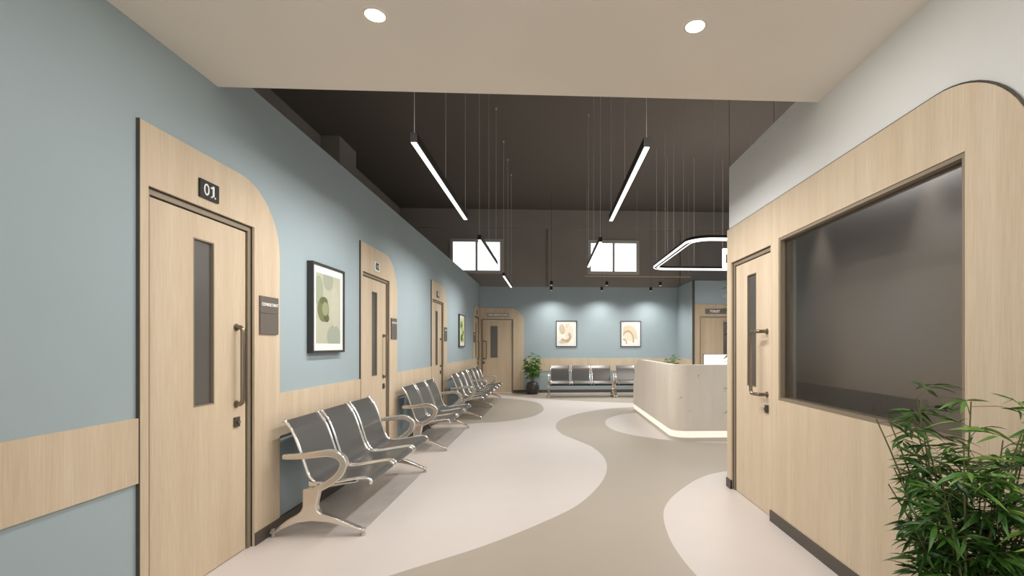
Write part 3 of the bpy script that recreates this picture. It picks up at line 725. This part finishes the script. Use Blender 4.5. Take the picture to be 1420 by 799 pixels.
for k, (x, y) in enumerate([(.03, .5), (.03, 1.1), (.03, 1.7), (.03, 2.4), (.35, .03), (.9, .03), (1.5, .03), (.35, 2.82), (.9, 2.82), (1.5, 2.82), (2.2, 2.82), (2.2, .03)]):
    obj('wire', wire_bm(x, y, .07, ZC - 2.9, .0028), M['wire'], t)
area('lamp_light', t, (1.6, 1.42, -.01), 2.9, 2.5, RING_W)
area('ceiling_fill', t, (1.6, 1.42, .08), 2.9, 2.5, RING_W * .2, rot=(PI, 0, 0))  # added upward fill that lightens the dark hall ceiling
# hanging lightbox sign inside the ring
t = thing('hanging_sign', 'white lit sign with dark lettering hanging inside the ring lamp', 'sign', (2.64, 7.2, 2.50))
obj('lightbox', box(0, .9, 0, .05, 0, .335), M['screen'], t, bevel=.004)
text('lettering', 'RECEPTION', .175, M['lettering_dark'], t, (.44, -.003, .17), FACE_CAM, .004, .85)
bm = bmesh.new(); wire_bm(.1, .025, .335, ZC - 2.49, .003, bm); wire_bm(.8, .025, .335, ZC - 2.49, .003, bm); obj('wire', bm, M['lamp_body'], t)
# brass rail pendant
t = thing('rail_pendant', 'thin pale brass rail hanging level in front of the back wall', 'lamp', (.85, 11.8, 3.05))
obj('rail', box(0, 2.65, 0, .03, 0, .02), M['brass'], t)
bm = bmesh.new(); 
for x in (.05, 1.3, 2.6): wire_bm(x, .015, .02, ZC - 3.05, .002, bm)
obj('wire', bm, M['wire'], t)
# can spotlights
n = 0
nm = {0: 'left', 1: 'middle', 2: 'right'}
for yy, row in ((12.0, 'front'), (13.15, 'rear')):
    for i, x in enumerate((.03, 1.42, 2.78)):
        t = thing('can_spotlight', 'tiny black can spotlight, %s one of the %s row before the back wall' % (nm[i], row), 'lamp', (x, yy, 2.86), 0, 'can spotlights before the back wall')
        obj('can', tube([(0, 0, .004), (0, 0, .10)], .038, 14), M['lamp_body'], t)
        obj('lens', tube([(0, 0, .0), (0, 0, .0035)], .024, 14), M['can_lens'], t)
        obj('wire', wire_bm(0, 0, .10, ZC - 2.86, .0018), M['lamp_body'], t)
        spot('spot_light', t, (0, 0, -.012), SPOT_W if row == 'rear' else SPOT_W * 1.0, math.radians(146), .85)
# round downlights in the near ceiling
for x, y, lab in ((-.827, 2.31, 'left one of two round recessed downlights in the near ceiling'), (.708, 2.313, 'right one of two round recessed downlights in the near ceiling'),
                  (-.827, .3, 'left recessed downlight behind the viewpoint'), (.708, .3, 'right recessed downlight behind the viewpoint')):
    t = thing('recessed_downlight', lab, 'lamp', (x, y, 2.916), 0, 'round downlights in the near ceiling')
    obj('trim_ring', lathe([(.045, -.0035), (.054, -.004), (.059, -.0005)], 32), M['soffit'], t, smooth=True)
    obj('diffuser', lathe([(0, -.0038), (.0455, -.0038), (.0455, -.0008), (0, -.0008)], 32), M['disc'], t)
    area('downlight_light', t, (0, 0, -.008), .09, .09, DOWN_W)

# inner room fittings seen through the dark glass
t = thing('splash_panel', 'long dark teal panel seen low through the dark glass window', 'panel', (2.112, 2.64, .5))
obj('panel', box(0, .0275, 0, 1.60, 0, .54), M['splash'], t)
obj('end_cap', box(-.002, .0275, -.02, -.0005, 0, .545), M['sign_light'], t)
for y, lab in ((2.99, 'left one of two small black taps seen through the dark glass'), (2.77, 'right one of two small black taps seen through the dark glass')):
    t = thing('tap', lab, 'tap', (2.111, y, .955), 0, 'black taps behind the glass')
    obj('body', lathe([(0, -.022), (.017, -.022), (.022, 0), (.010, .010), (.005, .024), (0, .027)], 14, -.028, 0), M['black'], t, smooth=True)
    obj('spout', tube([(-.0005, 0, 0), (-.03, 0, .0), (-.05, 0, -.015)], .006, 8), M['black'], t)
for y, lab in ((1.52, 'nearest'), (2.60, 'middle'), (3.68, 'farthest')):
    t = thing('inner_downlight', lab + ' small downlight in the niche behind the dark glass', 'lamp', (2.0, y, 2.6), 0, 'downlights behind the glass')
    obj('diffuser', lathe([(0, -.006), (.03, -.006), (.03, -.0005), (0, -.0005)], 20), M['disc'], t)
    spot('spot_light', t, (0, 0, -.02), 24, math.radians(50), .8)

# ------------------------------------------------------------------ plants
def leaf_bm(L=1.0, w=.15, droop=.25, bm=None, mat=Matrix()):
    bm = bm or bmesh.new(); prev = None
    st = [(0, .04), (.18, .75), (.42, 1), (.7, .68), (1, 0)]
    for s, ww in st:
        x = s * L; z = -droop * L * s * s; h = w * L * .5 * ww
        if s == 1: cur = [bm.verts.new(mat @ Vector((x, 0, z)))]
        else: cur = [bm.verts.new(mat @ Vector((x, -h, z + h * .35))), bm.verts.new(mat @ Vector((x, 0, z))), bm.verts.new(mat @ Vector((x, h, z + h * .35)))]
        if prev:
            if len(cur) == 3:
                bm.faces.new((prev[0], prev[1], cur[1], cur[0])); bm.faces.new((prev[1], prev[2], cur[2], cur[1]))
            else: bm.faces.new((prev[0], prev[1], cur[0])); bm.faces.new((prev[1], prev[2], cur[0]))
        prev = cur
    return bm
leafmesh = []
for k in range(5):
    o = obj('leaf', leaf_bm(1, .15 + .02 * (k % 3), (.12, .25, .4, .55, .3)[k]), M['leaf'], None, smooth=True)
    leafmesh.append(o.data); bpy.data.objects.remove(o)
def orient(p, d, roll, L):
    d = Vector(d).normalized(); q = d.to_track_quat('X', 'Z')
    return Matrix.Translation(p) @ q.to_matrix().to_4x4() @ Matrix.Rotation(roll, 4, 'X') @ Matrix.Scale(L, 4)
def bamboo(label, name, cx, cy, stems, height, spread, leafL, nfull, twigs, rng, potr, poth, xmax=None, xmin=None, tmin=.3, ymax=None, parts=True, far=False, topfirst=True, twl=(.05, .15)):
    t = thing(name, label, 'plant', (cx, cy, 0)); leaves = []
    pp = [(0, 0.0005), (potr * .72, .0005), (potr * .98, poth * .35), (potr, poth * .6), (potr * .8, poth * .95), (potr * .72, poth), (potr * .64, poth), (potr * .64, poth * .86)]
    obj('pot', lathe(pp, 24), M['pot'], t, smooth=True)
    obj('soil', lathe([(0, poth * .86), (potr * .63, poth * .86)], 20), M['soil'], t)
    for s in range(stems):
        a = rng.uniform(0, 2 * PI) ; rr = spread * math.sqrt(rng.uniform(.05, 1)); h = height * rng.uniform(.72, 1.0) * (1 - .12 * rr / spread)
        bx, by = math.cos(a) * potr * .35 * rng.random(), math.sin(a) * potr * .35 * rng.random()
        tx, ty = math.cos(a) * rr, math.sin(a) * rr
        P = [(bx + (tx - bx) * (u ** 1.6), by + (ty - by) * (u ** 1.6), poth * .8 + (h - poth * .8) * (u - .04 * u * u)) for u in [k / 8 for k in range(9)]]
        obj('stem', tube(P, [.0055 - .0035 * k / 8 for k in range(9)], 6), M['stem'], t, smooth=True)
        tb = bmesh.new()
        for j in range(twigs):
            u = tmin + (1 - tmin) * (j + rng.random()) / twigs; i = min(7, int(u * 8)); f = u * 8 - i
            p = Vector(P[i]).lerp(Vector(P[min(8, i + 1)]), f)
            b = rng.uniform(0, 2 * PI); L = rng.uniform(*twl)
            d = Vector((math.cos(b), math.sin(b), rng.uniform(.1, .9))).normalized()
            e = p + d * L; e.z -= L * .1
            if xmax is not None and cx + e.x > xmax - leafL * .6: e.x = p.x - abs(d.x) * L; d.x = -abs(d.x)
            if xmin is not None and (cx + e.x) / (cy + e.y) < xmin + .02: continue
            tube([p, p.lerp(e, .5) + Vector((0, 0, L * .05)), e], .0012 if not far else .002, 4, tb)
            nl = rng.randint(4, 7)
            for q in range(nl):
                bb = math.atan2(d.y, d.x) + rng.uniform(-1.3, 1.3); el = rng.uniform(-.35, .55)
                dd = Vector((math.cos(bb), math.sin(bb), el)); lp = p.lerp(e, rng.uniform(.55, 1)) ; LL = leafL * rng.uniform(.65, 1.25)
                tip = lp + dd.normalized() * LL
                if xmax is not None and cx + tip.x > xmax: continue
                if xmin is not None and (cx + tip.x) / (cy + tip.y) < xmin: continue
                if ymax is not None and cy + tip.y > ymax: continue
                leaves.append((lp, dd, rng.uniform(-.7, .7), LL))
        tw = obj('twigs', tb, M['stem'], t); tw['kind'] = 'stuff'
    if parts:
        # nearest the viewpoint and highest first
        leaves.sort(key=lambda l: (l[0].y + cy) - l[0].z * .8)
        full = leaves[:nfull]; rest = leaves[nfull:]
        for lp, dd, roll, LL in full:
            o = bpy.data.objects.new('leaf', rng.choice(leafmesh)); C.objects.link(o); o.parent = t; o.matrix_local = orient(lp, dd, roll, LL)
    else: rest = leaves
    if rest:
        bm = bmesh.new()
        for lp, dd, roll, LL in rest: leaf_bm(1, .17 if not far else .26, rng.choice((.15, .3, .5)), bm, orient(lp, dd, roll, LL))
        o = obj('foliage', bm, M['leaf_far'] if far else M['leaf'], t, smooth=True); o['kind'] = 'stuff'
    return t
bamboo('leafy bamboo palm close up at the right edge below the dark glass window', 'potted_bamboo', 1.37, 1.50, 28, 1.30, .29, .078, 300, 17, random.Random(5), .19, .34, xmax=1.67, xmin=.725, tmin=.34, twl=(.03, .13))
bamboo('green bamboo in a round dark pot beside the far left door', 'potted_bamboo', -.49, 13.33, 9, 1.2, .24, .14, 0, 11, random.Random(11), .19, .33, ymax=13.67, tmin=.3, parts=False, far=True, twl=(.05, .12))
bamboo('green bamboo showing above the reception desk before the back wall', 'potted_bamboo', 2.96, 11.62, 8, 1.24, .17, .12, 0, 9, random.Random(3), .16, .34, tmin=.3, parts=False, far=True, twl=(.05, .12))
bamboo('tall bamboo standing behind the end of the right wood wall', 'tall_bamboo', 2.10, 5.0, 9, 2.95, .30, .14, 0, 22, random.Random(8), .2, .36, xmin=.362, tmin=.05, parts=False, far=True, twl=(.05, .14))
